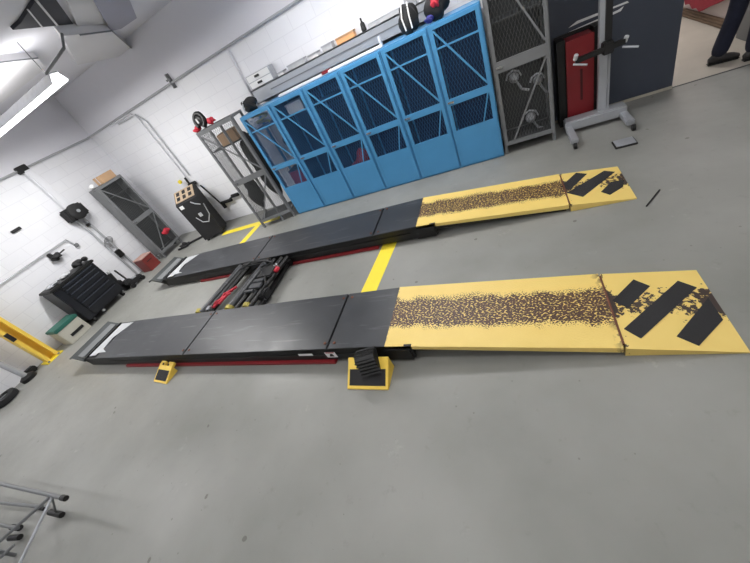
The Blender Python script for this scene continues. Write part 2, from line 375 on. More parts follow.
# ------------------------------------------------------------------ lift runways
def runway(y0, y1, label, near, L1=1.56, L2=.565):
    xa, xb, zt = -5.62, -1.12, 0.19
    xl = -5.95
    t = thing('lift_runway', label, 'car lift', ((xl + xb)/2, (y0 + y1)/2, 0), 0, 'runways of the alignment lift')
    W = y1 - y0
    MB().box((xl, y0 + .03, .05), (xb, y1 - .03, .172)).build('channel', M['black'], t, True)
    for s, yy in ((0, y0), (1, y1)):
        m_ = MB()
        m_.box((xl, yy if s == 0 else yy - .02, .036), (xb + (.22 if s == 0 else .1), yy + .02 if s == 0 else yy, .185))
        m_.box((xl + .6, yy - .012 if s == 0 else yy, .105), (xb - .1, yy if s == 0 else yy + .012, .125))
        m_.build('side_rail', M['black'], t, True)
    MB().box((xb - .02, y0 - .015, .03), (xb + .2, y0 + .09, .155)).build('end_block', M['black'], t, True)
    for (x0, x1, c) in ((xa, -3.68, 0), (-3.66, -1.69, 1), (-1.67, xb, 0)):
        MB().box((x0, y0, zt - .015), (x1, y1, zt + .004), bev=.003).build('deck_plate', M['deck'], t, True)
    bo = MB()
    for x in (-1.72, -1.62, -3.72, -3.61):
        for yy in (y0 + .06, y1 - .06): bo.lathe([(0.014, 0), (0.014, 0.006), (0.008, .008)], (x, yy, zt + .004), n=10)
    bo.build('bolts', M['rust'], t, True, True)
    # turning-plate bay and wheel stop at the closed end
    pl = MB()
    pts = [(xa + .14, y0 + .10), (xa - .02, y0 + .16), (xa - .06, y0 + .36), (xa + .1, y1 - .06), (xa + .12, y1 - .03), (xa - .2, y1 - .03), (xa - .22, y0 + .04), (xa - .06, y0 + .05), (xa - .06, y0 + .09)]
    pl.prism([(x, y, .19) for x, y in pts], (0, 0, .0065)); pl.build('white_slip_plate', M['plate'], t, True)
    fr = MB().box((xl - .02, y0, .10), (xa - .27, y1, .16)).box((xl, y0, .06), (xl + .04, y1, .19)).box((xa - .3, y0, .172), (xa - .27, y1, .196))
    fr.build('end_frame', M['black'], t, True)
    st = MB(); z0, z1 = .165, .245
    st.prism([(xl - .03, y0 - .01, z0), (xl - .27, y0 - .01, z1), (xl - .27, y0 - .01, z1 - .02), (xl - .05, y0 - .01, z0 - .04)], (0, W + .02, 0))
    st.prism([(xl - .27, y0 - .01, z1), (xl - .37, y0 - .01, z1 - .03), (xl - .37, y0 - .01, z1 - .05), (xl - .27, y0 - .01, z1 - .025)], (0, W + .02, 0))
    st.prism([(xl + .02, y0 + .02, z0 + .01), (xl - .1, y0 + .02, .20), (xl - .1, y0 + .02, .08), (xl + .02, y0 + .02, .07)], (0, .02, 0))
    st.prism([(xl + .02, y1 - .04, z0 + .01), (xl - .1, y1 - .04, .20), (xl - .1, y1 - .04, .08), (xl + .02, y1 - .04, .07)], (0, .02, 0))
    st.build('wheel_stop', mat('slate_stop', (58, 62, 63), 0.45, var=0.15), t, True)
    st2 = MB().prism([(xl - .06, y0 + .03, .182), (xl - .16, y0 + .03, .215), (xl - .16, y0 + .03, .222), (xl - .06, y0 + .03, .19)], (0, W - .06, 0)).build('pale_rib', M['grey'], t, True)
    # red base rails on the floor
    for yy in (y0 - .03, y1 - .1):
        MB().box((xl + .9, yy, 0), (xb - .55, yy + .07, .034), bev=.004).build('red_base_rail', M['red'], t, True)
    # ramp
    rp = thing('r', None, None, (xb, (y0+y1)/2, 0)); bpy.data.objects.remove(rp)
    za, zb = .197, .078
    ob = MB(); hw = W/2
    prof = [(0, za), (L1, zb), (L1, zb - .045), (.12, za - .045), (0, za - .02)]
    ob.prism([(x, -hw, z) for x, z in prof], (0, W, 0))
    r1 = ob.build('approach_ramp', M['tread'], t); r1.location = (xb - (xl+xb)/2, 0, 0)
    u = MB()
    for yy in (-hw + .03, -.02, hw - .07): u.prism([(0.02, yy, za - .05), (L1 - .02, yy, zb - .045), (L1 - .02, yy, zb - .08), (.6, yy, za - .12), (.02, yy, za - .11)], (0, .04, 0))
    uo = u.build('ramp_rib', M['black'], r1)
    lf = MB().box((L1 - .03, -hw + .05, .0), (L1 + .015, -hw + .12, zb - .05)).box((L1 - .03, hw - .12, .0), (L1 + .015, hw - .05, zb - .05)).build('ramp_foot', M['black'], r1)
    f = MB(); prof = [(.012, zb - .005), (L2, .008), (L2, 0), (.012, 0)]
    f.prism([(x, -hw, z) for x, z in prof], (0, W, 0))
    f2 = f.build('ramp_flap', M['flap'], t); f2.location = (xb + L1 - (xl+xb)/2, 0, 0)
    hp = MB().tube([(L1 + .006, -hw + .03, zb - .004), (L1 + .006, hw - .03, zb - .004)], .008, 8).build('hinge_pin', M['rust'], r1, smooth=True)
    n = Vector((zb - .005 - .008, 0, L2 - .012)).normalized(); p0 = Vector((xb + L1 + .012, 0, zb - .005))
    if near: S = [[(633.4,279.7),(650,286.3),(628,308),(612,301)], [(677.7,281),(696.7,287.6),(641,338.7),(623.8,329)], [(708,298),(723,320),(699,346),(676.5,336.5)]]
    else: S = [[(576,173),(587,174),(570,190),(560.5,187)], [(604,171),(615,172),(583,197),(567,193)], [(611,182),(624,180),(623,187),(610,195),(601,192)]]
    for s in S:
        g = MB(); g.prism([PP(px, py, p0, n) + n*.0005 for px, py in s], n * .003); g.build('grip_strip', M['grip'], t, True)
    return t
rn = runway(1.415, 2.085, 'nearer long dark lift runway with labels on its side and yellow ramp', True)
rf = runway(3.075, 3.715, 'farther long dark lift runway in front of the blue lockers, with yellow ramp', False, 1.52, .53)
lb = MB().box((-2.02, 1.4005, .12), (-1.86, 1.4015, .15)).build('long_white_label', M['white'], rn, True)
lb = MB().box((-1.72, 1.4005, .085), (-1.61, 1.4015, .16)).build('warning_label', M['white'], rn, True)
MB().box((-1.71, 1.4, .147), (-1.62, 1.4004, .158)).build('red_band', M['redb'], lb, False); lb2 = lb.children[0]; lb2.data.transform(MATS_ROOT[rn.name].inverted())
k = MB().prism([(-1.69, 1.3999, .098), (-1.64, 1.3999, .098), (-1.645, 1.3999, .138), (-1.67, 1.3999, .138)], (0, .0004, 0)).build('black_symbol', M['black'], lb); k.data.transform(MATS_ROOT[rn.name].inverted())
k = MB().box((-3.68, 1.3900, .015), (-3.5, 1.4, .028)); k.bm.free()

# ------------------------------------------------------------------ lift crossarm / rolling jack between the runways
t = thing('rolling_jack', 'black rolling bridge jack with grey cylinders and red hoses between the two runways', 'jack', (-3.85, 2.58, 0))
JACK = t
for (x, r, c, l) in ((-4.33, .045, 'silver', 'cylinder'), (-4.22, .028, 'black', 'push_rod'), (-4.13, .028, 'black', 'push_rod'), (-3.80, .05, 'silver', 'cylinder'), (-3.66, .03, 'black', 'push_rod'), (-3.52, .035, 'black', 'push_rod'), (-3.42, .028, 'black', 'push_rod')):
    MB().tube([(x - .02, 2.14, .13), (x + .04, 2.6, .14), (x + .1, 3.05, .15)], r, 12).build(l, M['deck'] if c == 'silver' else M['black'], t, True, True)
MB().box((-4.42, 2.12, .03), (-3.98, 2.2, .09), bev=.01).box((-3.9, 2.12, .03), (-3.35, 2.2, .09), bev=.01).box((-4.4, 2.2, .03), (-4.36, 3.06, .08)).box((-3.98, 2.2, .03), (-3.93, 3.06, .09)).box((-3.4, 2.2, .03), (-3.34, 3.06, .08)).box((-4.4, 3.0, .03), (-3.3, 3.06, .1)).build('frame', M['black'], t, True)
MB().tube([(-3.99, 2.2, .2), (-3.92, 2.32, .22), (-3.97, 2.42, .2), (-3.88, 2.5, .2)] , .018, 8).tube([(-4.12, 2.19, .16), (-4.02, 2.28, .2), (-4.05, 2.4, .19), (-3.95, 2.46, .18)], .018, 8).tube([(-4.18, 2.2, .12), (-4.08, 2.24, .2), (-3.98, 2.26, .22), (-3.9, 2.38, .21)], .018, 8).build('red_hoses', M['redb'], t, True, True)
for x in (-4.4, -3.82, -3.5):
    MB().lathe([(0.04, 0), (0.06, .01), (0.06, .06), (.035, .075)], (x, 2.13, .12), (0, 1, 0.2), 14).build('yellow_end_cap', mat('dull_yellow', (170, 156, 70), .6), t, True, True)
MB().box((-3.62, 2.42, .17), (-3.42, 2.52, .2), bev=.006).box((-3.62, 2.54, .17), (-3.44, 2.6, .2), bev=.006).box((-3.66, 2.36, .17), (-3.5, 2.4, .2), bev=.004).build('saddle_pads', M['deck'], t, True)
for a_, b_ in (((-3.62, 2.62, .1), (-3.36, 2.9, .2)), ((-3.45, 2.3, .05), (-3.3, 2.45, .16)), ((-4.15, 2.98, .1), (-3.6, 3.06, .2))): MB().box(a_, b_, bev=.015).build('pump_block', M['blackm'], t, True)
MB().tube([(-3.5, 2.9, .2), (-3.6, 2.8, .24), (-3.55, 2.7, .22), (-3.4, 2.6, .23), (-3.32, 2.45, .2), (-3.36, 2.3, .17)], .012, 8).tube([(-4.1, 2.9, .2), (-3.9, 2.98, .24), (-3.6, 2.95, .23), (-3.4, 2.85, .24)], .012, 8).build('black_hoses', M['rubber'], t, True, True)
MB().box((-4.2, 2.12, .14), (-4.13, 2.2, .2), bev=.01).build('valve', M['chrome'], t, True)
MB().lathe([(.03, 0), (.035, .01), (.03, .04)], (-3.36, 2.82, .18), (0, 0, 1), 10).build('silver_fitting', M['chrome'], t, True, True)
MB().box((-3.36, 2.72, .16), (-3.3, 2.8, .2), bev=.008).build('red_fitting', M['redb'], t, True)

JACK.location.x += .28
# ------------------------------------------------------------------ wedges and chocks
def wedge(x, y, wd, ln, h, label, notch, rz=0):
    t = thing('wheel_wedge', label, 'wedge ramp', (x, y, 0), R(rz), 'yellow wedges beside the near runway')
    m_ = MB()
    m_.prism([(0, 0, 0), (0, 0, .012), (0, ln, h), (0, ln, h - .03), (0, .06, 0)], (wd, 0, 0))
    m_.build('top_plate', M['yellow'], t)
    MB().prism([(wd - .012, 0.01, 0), (wd - .012, ln, h - .002), (wd - .012, ln, 0)], (.014, 0, 0)).build('side_plate', M['yellow'], t)
    MB().prism([(0.0, 0.01, 0), (0.0, ln, h - .002), (0.0, ln, 0)], (.012, 0, 0)).build('side_plate', M['yellow'], t)
    s = (h - .012) / ln
    nx = MB(); a, b_ = .02, .13
    nx.prism([(.02, a, .013 + s*a), (wd - .02, a, .013 + s*a), (wd - .02, b_, .013 + s*b_), (.02, b_, .013 + s*b_)], (0, 0, .003)); nx.build('grip_pad', M['grip'], t)
    bl = MB()
    for xx in (wd*.3, wd*.7): bl.lathe([(.012, 0), (.012, .006)], (xx, .19, .014 + s*.19), (0, -s, 1), 10)
    bl.build('bolts', M['blackm'], t, smooth=True)
    if notch:
        q = MB()
        for x0 in (0, wd*.62): q.prism([(x0, ln, h), (x0, ln + .05, h + .012), (x0, ln + .05, h - .02), (x0, ln, h - .03)], (wd*.38, 0, 0))
        q.build('lugs', M['yellow'], t)
    return t
wedge(-4.19, 1.18, .275, .18, .09, 'smaller yellow wedge ramp with notched top, beside the near runway left of its middle', True, -6)
wedge(-1.465, 1.145, .365, .215, .135, 'larger yellow wedge ramp under the black rubber chock, beside the near runway', False)
t = thing('wheel_chock', 'black ribbed rubber wheel chock lying on the larger yellow wedge against the near runway', 'wheel chock', (-1.255, 1.325, .145), R(16))
t.rotation_euler = (R(30), 0, R(16))
prof = [(-.12, 0.0), (.07, 0.0), (.09, .04), (0.02, .115), (-.01, .12)]
MB().prism([(-.08, y, z) for y, z in prof], (.16, 0, 0)).build('body', M['rubber'], t)
for k in range(5):
    f0 = (k + .5)/5; y = -.12 + .11*f0; z = .12*f0
    MB().box((-.085, y - .012, z - .004), (.085, y + .003, z + .01), bev=.003).build('rib', M['black'], t)
for k in range(3):
    y = .028 + .02*k; z = .112 - .02*k
    MB().box((-.085, y - .004, z - .006), (.085, y + .006, z + .006), bev=.003).build('rib', M['black'], t)

# ------------------------------------------------------------------ tape on the floor
def tape(a, b_, wd, label):
    a = Vector(a); b_ = Vector(b_); d = (b_ - a).normalized(); n = Vector((-d.y, d.x, 0)) * wd/2
    m_ = MB().prism([(a + n)[:2] + (0.0005,) if False else tuple((a + n)), tuple(a - n), tuple(b_ - n), tuple(b_ + n)], (0, 0, .002)).build('floor_tape', M['tape'])
    tag(m_, label, 'floor tape', 'yellow tape strips on the floor')
tape((-1.63, 1.9, .0005), (-1.52, 3.3, .0005), .19, 'yellow tape strip on the floor between the two runways')
tape((-5.86, 4.72, .0005), (-4.25, 4.76, .0005), .16, 'yellow floor tape strip running under the open grey rack')
tape((-4.86, 3.6, .0005), (-4.80, 4.66, .0005), .15, 'short yellow floor tape strip from the far runway to the grey rack')

# ------------------------------------------------------------------ wire lockers
def cage(name, label, cat, loc, rz, wd, d, h, kind, group=None, open_back=False, extra_post=None):
    t = thing(name, label, cat, loc, rz, group)
    blue = kind == 'blue'
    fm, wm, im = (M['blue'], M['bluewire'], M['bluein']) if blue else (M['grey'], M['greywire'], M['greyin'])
    s = .035; z0 = .0 if blue else .12
    fr = MB()
    for (x, y) in ((0, 0), (wd - s, 0), (0, d - s), (wd - s, d - s)): fr.box((x, y + .004, 0), (x + s, y + s, h))
    if extra_post: fr.box((extra_post, .004, 0), (extra_post + s, s, h))
    for z in (z0, h - s):
        for (a, b_) in (((s, .004), (wd - s, s)), ((s, d - s), (wd - s, d)), ((0, s), (s, d - s)), ((wd - s, s), (wd, d - s))):
            fr.box((a[0], a[1], z), (b_[0], b_[1], z + s))
    fr.build('frame', fm, t)
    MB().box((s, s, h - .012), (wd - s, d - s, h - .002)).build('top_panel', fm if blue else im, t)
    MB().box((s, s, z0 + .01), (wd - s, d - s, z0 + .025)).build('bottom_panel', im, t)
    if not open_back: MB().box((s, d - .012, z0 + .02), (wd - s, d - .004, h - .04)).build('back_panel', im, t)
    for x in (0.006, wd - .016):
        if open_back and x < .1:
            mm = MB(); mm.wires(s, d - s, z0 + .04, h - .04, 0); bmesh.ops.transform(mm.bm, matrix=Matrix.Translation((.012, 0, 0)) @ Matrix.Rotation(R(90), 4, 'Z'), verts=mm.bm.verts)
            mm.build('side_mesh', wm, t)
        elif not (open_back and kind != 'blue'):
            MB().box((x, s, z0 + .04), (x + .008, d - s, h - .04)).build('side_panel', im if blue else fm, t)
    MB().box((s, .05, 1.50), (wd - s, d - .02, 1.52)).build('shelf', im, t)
    # door
    e = .012; dx0, dx1 = (s*.4, wd - s*.4)
    if blue: zt0, mr0, mr1, lo1, lo0 = h - .055, .95, .87, .54, .03
    else: zt0, mr0, mr1, lo1, lo0 = h - .055, (1.14 if h > 2 else .98), (1.02 if h > 2 else .89), .17, .12
    st = .045 if blue else .035
    dm = MB()
    dm.box((dx0, -.02, lo0), (dx0 + st, .003, zt0 + .04)).box((dx1 - st, -.02, lo0), (dx1, .003, zt0 + .04))
    dm.box((dx0 + st, -.02, zt0), (dx1 - st, .003, zt0 + .04)).box((dx0 + st, -.02, mr1), (dx1 - st, .003, mr0))
    if blue: dm.box((dx0 + st, -.018, lo0), (dx1 - st, .001, lo1))
    else: dm.box((dx0 + st, -.02, lo0), (dx1 - st, .003, lo1))
    door = dm.build('door', fm, t)
    MB().wires(dx0 + st, dx1 - st, mr0, zt0, -.004).build('upper_wire_mesh', wm, door)
    MB().wires(dx0 + st, dx1 - st, lo1, mr1, -.004).build('lower_wire_mesh', wm, door)
    br = MB(); br.bar((dx0 + st, -.012, zt0 - .01), (dx1 - st, -.012, mr0 + .03), .02, .012, up=(0, 1, 0))
    if blue: br.bar((dx1 - st - .01, -.012, mr1), (dx1 - st - .12, -.012, lo1), .018, .012, up=(0, 1, 0)); br.box((dx0 + st, -.014, 1.515), (dx1 - st, -.006, 1.535))
    else: br.bar((dx1 - st, -.012, mr1), (dx0 + st + .08, -.012, lo1), .02, .012, up=(0, 1, 0))
    br.build('brace', fm, door)
    lt = MB().box((dx0 + .02, -.032, (mr0 + mr1)/2 - .008), (dx0 + .10, -.02, (mr0 + mr1)/2 + .012), bev=.004)
    lt.lathe([(.011, 0), (.011, .02)], (dx0 + .085, -.034, (mr0 + mr1)/2), (0, -1, 0), 10); lt.build('latch', M['chrome'], door)
    return t
NW = 6; X0, X1 = -3.745, -.135; wdd = (X1 - X0)/NW
bl_lab = ['leftmost blue wire locker, next to the open grey rack, yellow hose inside',
          'blue wire locker with a white box on its upper shelf, second from the grey rack',
          'blue wire locker with a dark red bag at the bottom, third from the grey rack',
          'blue wire locker under the upturned right end of the long white strip',
          'blue wire locker with the black helmet bag on its top right corner, fifth from left',
          'rightmost blue wire locker, touching the tall grey wire locker']
for k in range(NW):
    cage('wire_locker', bl_lab[k], 'locker', (X0 + k*wdd, 4.665 + .012*k, 0), R(1.0), wdd - .004, .5, 1.775, 'blue', 'row of blue wire lockers', open_back=(k == 0))
cage('wire_locker', 'tall grey wire locker at the right end of the blue lockers, beside the dark wall', 'locker', (-.115, 4.765, 0), R(1.0), .62, .48, 2.25, 'grey')
cage('wire_locker', 'grey wire locker standing alone against the left white wall, cardboard box on top', 'locker', (-7.43, 4.28, 0), R(90) , .62, .27, 1.8, 'grey')
cage('wire_rack', 'open grey wire rack turned slightly, between black machine and blue lockers', 'rack', (-4.5, 4.46, 0), R(14), .70, .42, 1.86, 'grey', open_back=True, extra_post=.42)

def simple_box(name, label, cat, a, b_, m_, rz=0, lid=None, group=None, seam=None):
    a = Vector(a); b_ = Vector(b_); c = Vector(((a.x + b_.x)/2, (a.y + b_.y)/2, a.z)); d = (b_ - a)/2
    t = thing(name, label, cat, c, rz, group)
    MB().box((-d.x, -d.y, 0), (d.x, d.y, 2*d.z - (.02 if lid else 0)), bev=.006).build('body', m_, t)
    if lid: MB().box((-d.x - .006, -d.y - .006, 2*d.z - .02), (d.x + .006, d.y + .006, 2*d.z), bev=.004).build('lid', lid, t)
    if seam: MB().box((-d.x*.1, -d.y - .001, 0.01), (d.x*.1, -d.y - .0005 + .001, 2*d.z)).box((-d.x*.1, -d.y, 2*d.z), (d.x*.1, d.y, 2*d.z + .001)).build('packing_tape', seam, t)
    return t
CO = P(262, 166, 1, 4.76); BA = P(255, 192, 1, 4.70)
# contents of lockers
simple_box('storage_box', 'white box on the upper shelf inside the second blue locker', 'box', (-2.98, 4.78, 1.521), (-2.7, 5.0, 1.66), M['white'], lid=M['wpipe'])
h_ = MB().tube([(-3.55 + .1*math.cos(a*.5)*(1 + .02*a), 4.9 + .07*math.sin(a*.5), 1.545 + .008*a) for a in range(0, 28)], .018, 6).build('coiled_hose', mat('pale_yellow_hose', (210, 205, 120), .5), None, smooth=True)
tag(h_, 'pale yellow coiled hose on the shelf inside the leftmost blue locker', 'hose')
simple_box('storage_box', 'dark red box at the bottom of the leftmost blue locker', 'box', (-3.55, 4.78, .03), (-3.25, 5.05, .75), M['red'], lid=M['blackm'])
tag(MB().blob((-2.25, 4.92, .33), (.18, .13, .30), 3, .2).build('red_bag', M['red'], None, smooth=True), 'dark red bag at the bottom of the third blue locker', 'bag')
tag(MB().blob((-3.28, 4.93, 1.16), (.12, .1, .22), 5, .25).build('work_jacket', M['blackm'], None, smooth=True), 'dark jacket hanging inside the leftmost blue locker', 'jacket')
j = MB().blob(CO, (.19, .07, .58), 8, .12).build('work_coat', M['blackm'], None, smooth=True)
tag(j, 'black coat hanging inside the right half of the open grey rack', 'coat')
j = MB().blob(BA, (.15, .08, .26), 9, .25).build('duffel_bag', M['blackm'], None, smooth=True)
tag(j, 'black bag low down inside the left half of the open grey rack', 'bag')
simple_box('cardboard_box', 'brown cardboard box on the top shelf of the open grey rack', 'box', (-4.32, 4.62, 1.521), (-4.0, 4.85, 1.70), M['card'], R(14), seam=M['wpipe'])
# items in tall grey locker
for k, (x, z, s_) in enumerate(((.08, .86, .055), (.34, .74, .05), (.22, .32, .06))):
    g = MB(); c = Vector((x + .02, 4.98, z))
    g.lathe([(s_, 0), (s_*1.1, .02), (s_*.9, .05), (s_*.5, .07)], c, (0.2, -1, .2), 14)
    g.tube([c + Vector((s_*math.cos(a)*1.6, -.02, s_*math.sin(a)*1.6)) for a in (0, .8, 1.6, 2.4, 3.1)], .012, 6)
    g.tube([c + Vector((0, 0, 0)), c + Vector((.08, 0, -.16)), c + Vector((.16, 0, -.2))], .016, 6)
    tag(g.build('pulley_tool', M['silver'], None, smooth=True), ['round metal puller hanging at the upper left inside the tall grey locker', 'round metal puller hanging at the right inside the tall grey locker', 'metal ring tool hanging lowest in the tall grey locker'][k], 'tool', 'tools inside the tall grey locker')

# long grey beam behind the locker tops with stuff on it
t = thing('storage_shelf', 'long grey metal shelf behind the tops of the blue lockers', 'shelf', (-2.4, 5.24, 1.78))
b = MB().box((-3.66, 5.17, 1.80), (-.62, 5.185, 2.0)).box((-3.66, 5.17, 1.985), (-.62, 5.35, 2.0)).box((-3.66, 5.17, 1.8), (-.62, 5.2, 1.815)).box((-3.66, 5.17, 1.8), (-3.645, 5.35, 2.0))
b.build('shelf_board', M['silver'], t, True)
MB().box((-3.3, 5.162, 1.90), (-.7, 5.17, 1.915)).build('ridge', M['grey'], t, True)
b = MB()
for x in (-3.2, -1.9, -.75): b.box((x, 5.2, 1.8), (x + .03, 5.35, 1.83)).box((x, 5.32, 1.8), (x + .03, 5.35, 1.98))
b.build('wall_bracket', M['grey'], t, True)
t = thing('drawer_organiser', 'small silver two-drawer cabinet with black handles on the left end of the long shelf', 'drawer cabinet', (-3.42, 5.24, 2.0))
MB().box((-3.64, 5.19, 2.0), (-3.16, 5.33, 2.19), bev=.006).build('body', M['silver'], t, True)
for z in (2.01, 2.1):
    dd = MB().box((-3.62, 5.18, z), (-3.18, 5.19, z + .08), bev=.003).build('drawer', M['white'], t, True)
    hh = MB().box((-3.46, 5.165, z + .03), (-3.37, 5.18, z + .06), bev=.003); hh = hh.build('handle', M['black'], dd); hh.data.transform(MATS_ROOT[t.name].inverted())
t = thing('long_strip', 'long white strip with upturned right end lying on top of the blue lockers', 'strip light', (-2.2, 4.92, 1.79))
MB().box((-3.05, 4.86, 1.777), (-1.33, 4.94, 1.81), bev=.008).build('strip', M['white'], t, True)
MB().box((-1.36, 4.87, 1.79), (-1.33, 4.93, 1.90), bev=.005).build('upturned_end', M['wpipe'], t, True)
MB().box((-2.25, 4.85, 1.79), (-2.15, 4.95, 1.825), bev=.005).build('red_clip', M['red'], t, True)
simple_box('orange_box', 'orange plastic case on the long grey shelf', 'case', (-2.02, 5.22, 2.0), (-1.74, 5.32, 2.08), M['orange'], lid=M['card'])
o = MB().lathe([(.03, 0), (.035, .01), (.03, .09), (.012, .11), (.012, .15)], (-1.6, 5.26, 2.0)).build('spray_can', M['blackm'], None, smooth=True); tag(o, 'dark spray can standing right of the orange case', 'can')
simple_box('plastic_tray', 'pale grey tray on the long shelf right of the dark spray can', 'tray', (-1.52, 5.2, 2.0), (-1.05, 5.32, 2.07), M['plate'], lid=M['white'])
simple_box('small_box', 'small grey box at the right end of the pale tray on the shelf', 'box', (-1.0, 5.22, 2.0), (-.86, 5.32, 2.12), M['silver'], lid=M['plate'])
rr = random.Random(4)
lab_ = ['white parts box just right of the small drawer cabinet', 'clear flat tray of parts between drawer cabinet and orange case', 'small grey carton left of the orange case on the shelf', 'white carton touching the left side of the orange case']
for k, (x, w_, hh) in enumerate(((-3.08, .1, .05), (-2.88, .3, .07), (-2.5, .16, .06), (-2.25, .16, .08))):
    simple_box('parts_box', lab_[k], 'box', (x, 5.2, 2.0), (x + w_, 5.32, 2.0 + hh), M['plate'] if k % 2 else M['white'], lid=M['silver'], group='small boxes on the long shelf')

# things on top of lockers and rack
t = thing('helmet_bag', 'black helmet bag with white straps on top of the fifth blue locker', 'bag', (-.95, 4.9, 1.78))
MB().blob((-.93, 4.9, 1.92), (.12, .1, .15), 2, .12).build('bag', M['blackm'], t, True, True)
MB().tube([(-.98, 4.80, 1.82), (-.99, 4.785, 1.95), (-.97, 4.85, 2.08)], .009, 6).tube([(-.90, 4.79, 1.82), (-.9, 4.78, 1.94), (-.9, 4.85, 2.07)], .009, 6).build('white_straps', M['white'], t, True, True)
t = thing('gear_bag', 'black gear bag with red and blue cloth on top of the rightmost blue locker', 'bag', (-.6, 4.9, 1.78))
MB().blob((-.6, 4.92, 1.92), (.14, .1, .14), 12, .15).build('bag', M['blackm'], t, True, True)
MB().blob((-.60, 4.82, 1.94), (.05, .04, .05), 13, .2).build('red_cloth', M['redb'], t, True, True)
MB().blob((-.70, 4.83, 1.82), (.05, .04, .035), 14, .2).build('blue_cloth', M['bluefab'], t, True, True)
t = thing('black_cap', 'black cap with pale strap on the left end of the blue lockers', 'cap', (-3.6, 4.9, 1.78))
MB().blob((-3.6, 4.88, 1.86), (.13, .1, .10), 21, .15).build('cap', M['blackm'], t, True, True)
MB().tube([(-3.68, 4.79, 1.8), (-3.66, 4.775, 1.87), (-3.62, 4.8, 1.95)], .01, 6).build('pale_strap', M['plate'], t, True, True)
c = Vector((-4.4, 4.62, 1.86))
t = thing('headset', 'black round headset on red cloth on top of the open grey rack', 'headset', c)
MB().tube([c + Vector((.10*math.cos(a), .03*math.sin(a)-.02, .13 + .10*math.sin(a))) for a in [R(x) for x in range(-60, 245, 18)]], .028, 8).build('band', M['black'], t, True, True)
MB().blob(c + Vector((0, 0.01, .11)), (.10, .06, .10), 5, .1).build('ear_cup', M['black'], t, True, True)
MB().blob(c + Vector((-.16, .0, .04)), (.07, .06, .045), 31, .2).blob(c + Vector((.16, .02, .06)), (.07, .06, .05), 32, .2).build('red_cloth', M['redb'], t, True, True)
MB().box(c + Vector((-.012, -.075, .1)), c + Vector((.012, -.06, .17))).build('white_tag', M['white'], t, True)
simple_box('cardboard_box', 'tan cardboard box on top of the lone grey locker by the left wall', 'box', (-7.69, 4.52, 1.80), (-7.46, 4.84, 1.95), M['card'], seam=M['wpipe'])
t = MB().blob((-7.58, 4.34, 1.845), (.06, .05, .045), 3, .1).build('white_rag', M['white'], None, smooth=True); tag(t, 'crumpled white rag on the near corner of the lone grey locker', 'rag')
t = MB().blob((-7.42, 4.75, .42), (.04, .1, .06), 6, .2).build('red_glove', M['redb'], None, smooth=True); tag(t, 'red glove hooked on the door of the lone grey locker', 'glove')
t['category'] = 'glove'

# ------------------------------------------------------------------ black fluid machine
t = thing('fluid_machine', 'black upright workshop machine with angled beige control panel against the back wall', 'machine', (-6.22, 4.52, 0), R(30))
MB().prism([(0, 0, .05), (0, .42, .05), (0, .42, 1.05), (0, .33, 1.08), (0, 0, .90)], (.46, 0, 0)).build('body', M['blackm'], t)
MB().prism([(.02, .05, .93), (.44, .05, .93), (.44, .32, 1.078), (.02, .32, 1.078)], (0, -.004, .012)).build('control_panel', mat('beige_control_panel', (172, 152, 128), .6, var=.1), t)
b = MB()
for k in range(3):
    for q in range(2): zz = .95 + .066*q; b.prism([(.06 + .13*k, .08 + .12*q, zz + .003), (.13 + .13*k, .08 + .12*q, zz + .003), (.13 + .13*k, .16 + .12*q, zz + .047), (.06 + .13*k, .16 + .12*q, zz + .047)], (0, -.003, .012))
b.build('buttons', M['blackm'], t)
MB().box((.04, -.004, .80), (.12, .0, .87)).build('white_label', M['white'], t)
MB().box((.26, -.014, .52), (.33, .0, .60), bev=.005).build('pale_gauge', M['plate'], t)
MB().tube([(.18, -.02, .55), (.25, -.05, .42), (.36, -.06, .38), (.46, -.03, .5), (.48, .03, .72)], .01, 6).tube([(.30, -.01, .86), (.36, -.03, .8), (.44, -.02, .74)], .012, 6).build('grey_hose', M['pipe'], t, smooth=True)
for (x, y) in ((.05, .05), (.41, .05), (.05, .37), (.41, .37)): MB().lathe([(.02, -.02), (.03, -.02), (.03, .02), (.02, .02)], (x, y, .03), (1, 0, 0), 10).build('caster', M['black'], t)
# tool hanging on wall right of machine
t = thing('air_gun', 'black air gun hanging on the back wall between black machine and grey rack', 'air gun', (-5.9, YB, .5))
MB().tube([(-6.15, YB - .05, .95), (-6.02, YB - .05, .55), (-5.98, YB - .05, .42)], .016, 8).build('hose', M['blackm'], t, True, True)
MB().box((-5.98, YB - .09, .42), (-5.62, YB - .03, .48), bev=.012).box((-5.58, YB - .08, .48), (-5.36, YB - .03, .55), bev=.012).tube([(-5.7, YB-.06, .46), (-5.56, YB-.06, .51)], .02, 8).box((-5.97, YB - .09, .32), (-5.9, YB - .03, .44), bev=.01).build('gun_body', M['blackm'], t, True)
MB().tube([(-6.02, YB - .02, .46), (-5.7, YB - .02, .42)], .006, 6).build('bracket', M['grey'], t, True, True)

# ------------------------------------------------------------------ left wall gear
t = thing('exhaust_reel', 'black wall reel with thick pale downpipe and twin pipes beneath on the left wall', 'hose reel', (XL, 3.85, 1.6))
MB().box((XL, 3.79, 1.72), (XL + .12, 3.93, 2.54), bev=.02).build('downpipe', M['wpipe'], t, True)
MB().box((XL, 3.66, 1.5), (XL + .22, 4.04, 1.75), bev=.03).lathe([(.14, 0), (.15, .02), (.15, .1), (.12, .12)], (XL + .15, 3.85, 1.63), (1, 0, 0), 20).build('reel_housing', M['blackm'], t, True, True)
MB().lathe([(.03, 0), (.03, .02)], (XL + .27, 3.85, 1.63), (1, 0, 0), 12).build('hub', M['silver'], t, True)
for y in (3.80, 3.92): MB().tube([(XL + .05, y, 1.52), (XL + .05, y, .02)], .022, 8).build('pipe', M['pipe'], t, True, True)
MB().box((XL + .02, 3.8, .5), (XL + .12, 3.92, .66), bev=.01).build('black_switch', M['black'], t, True)
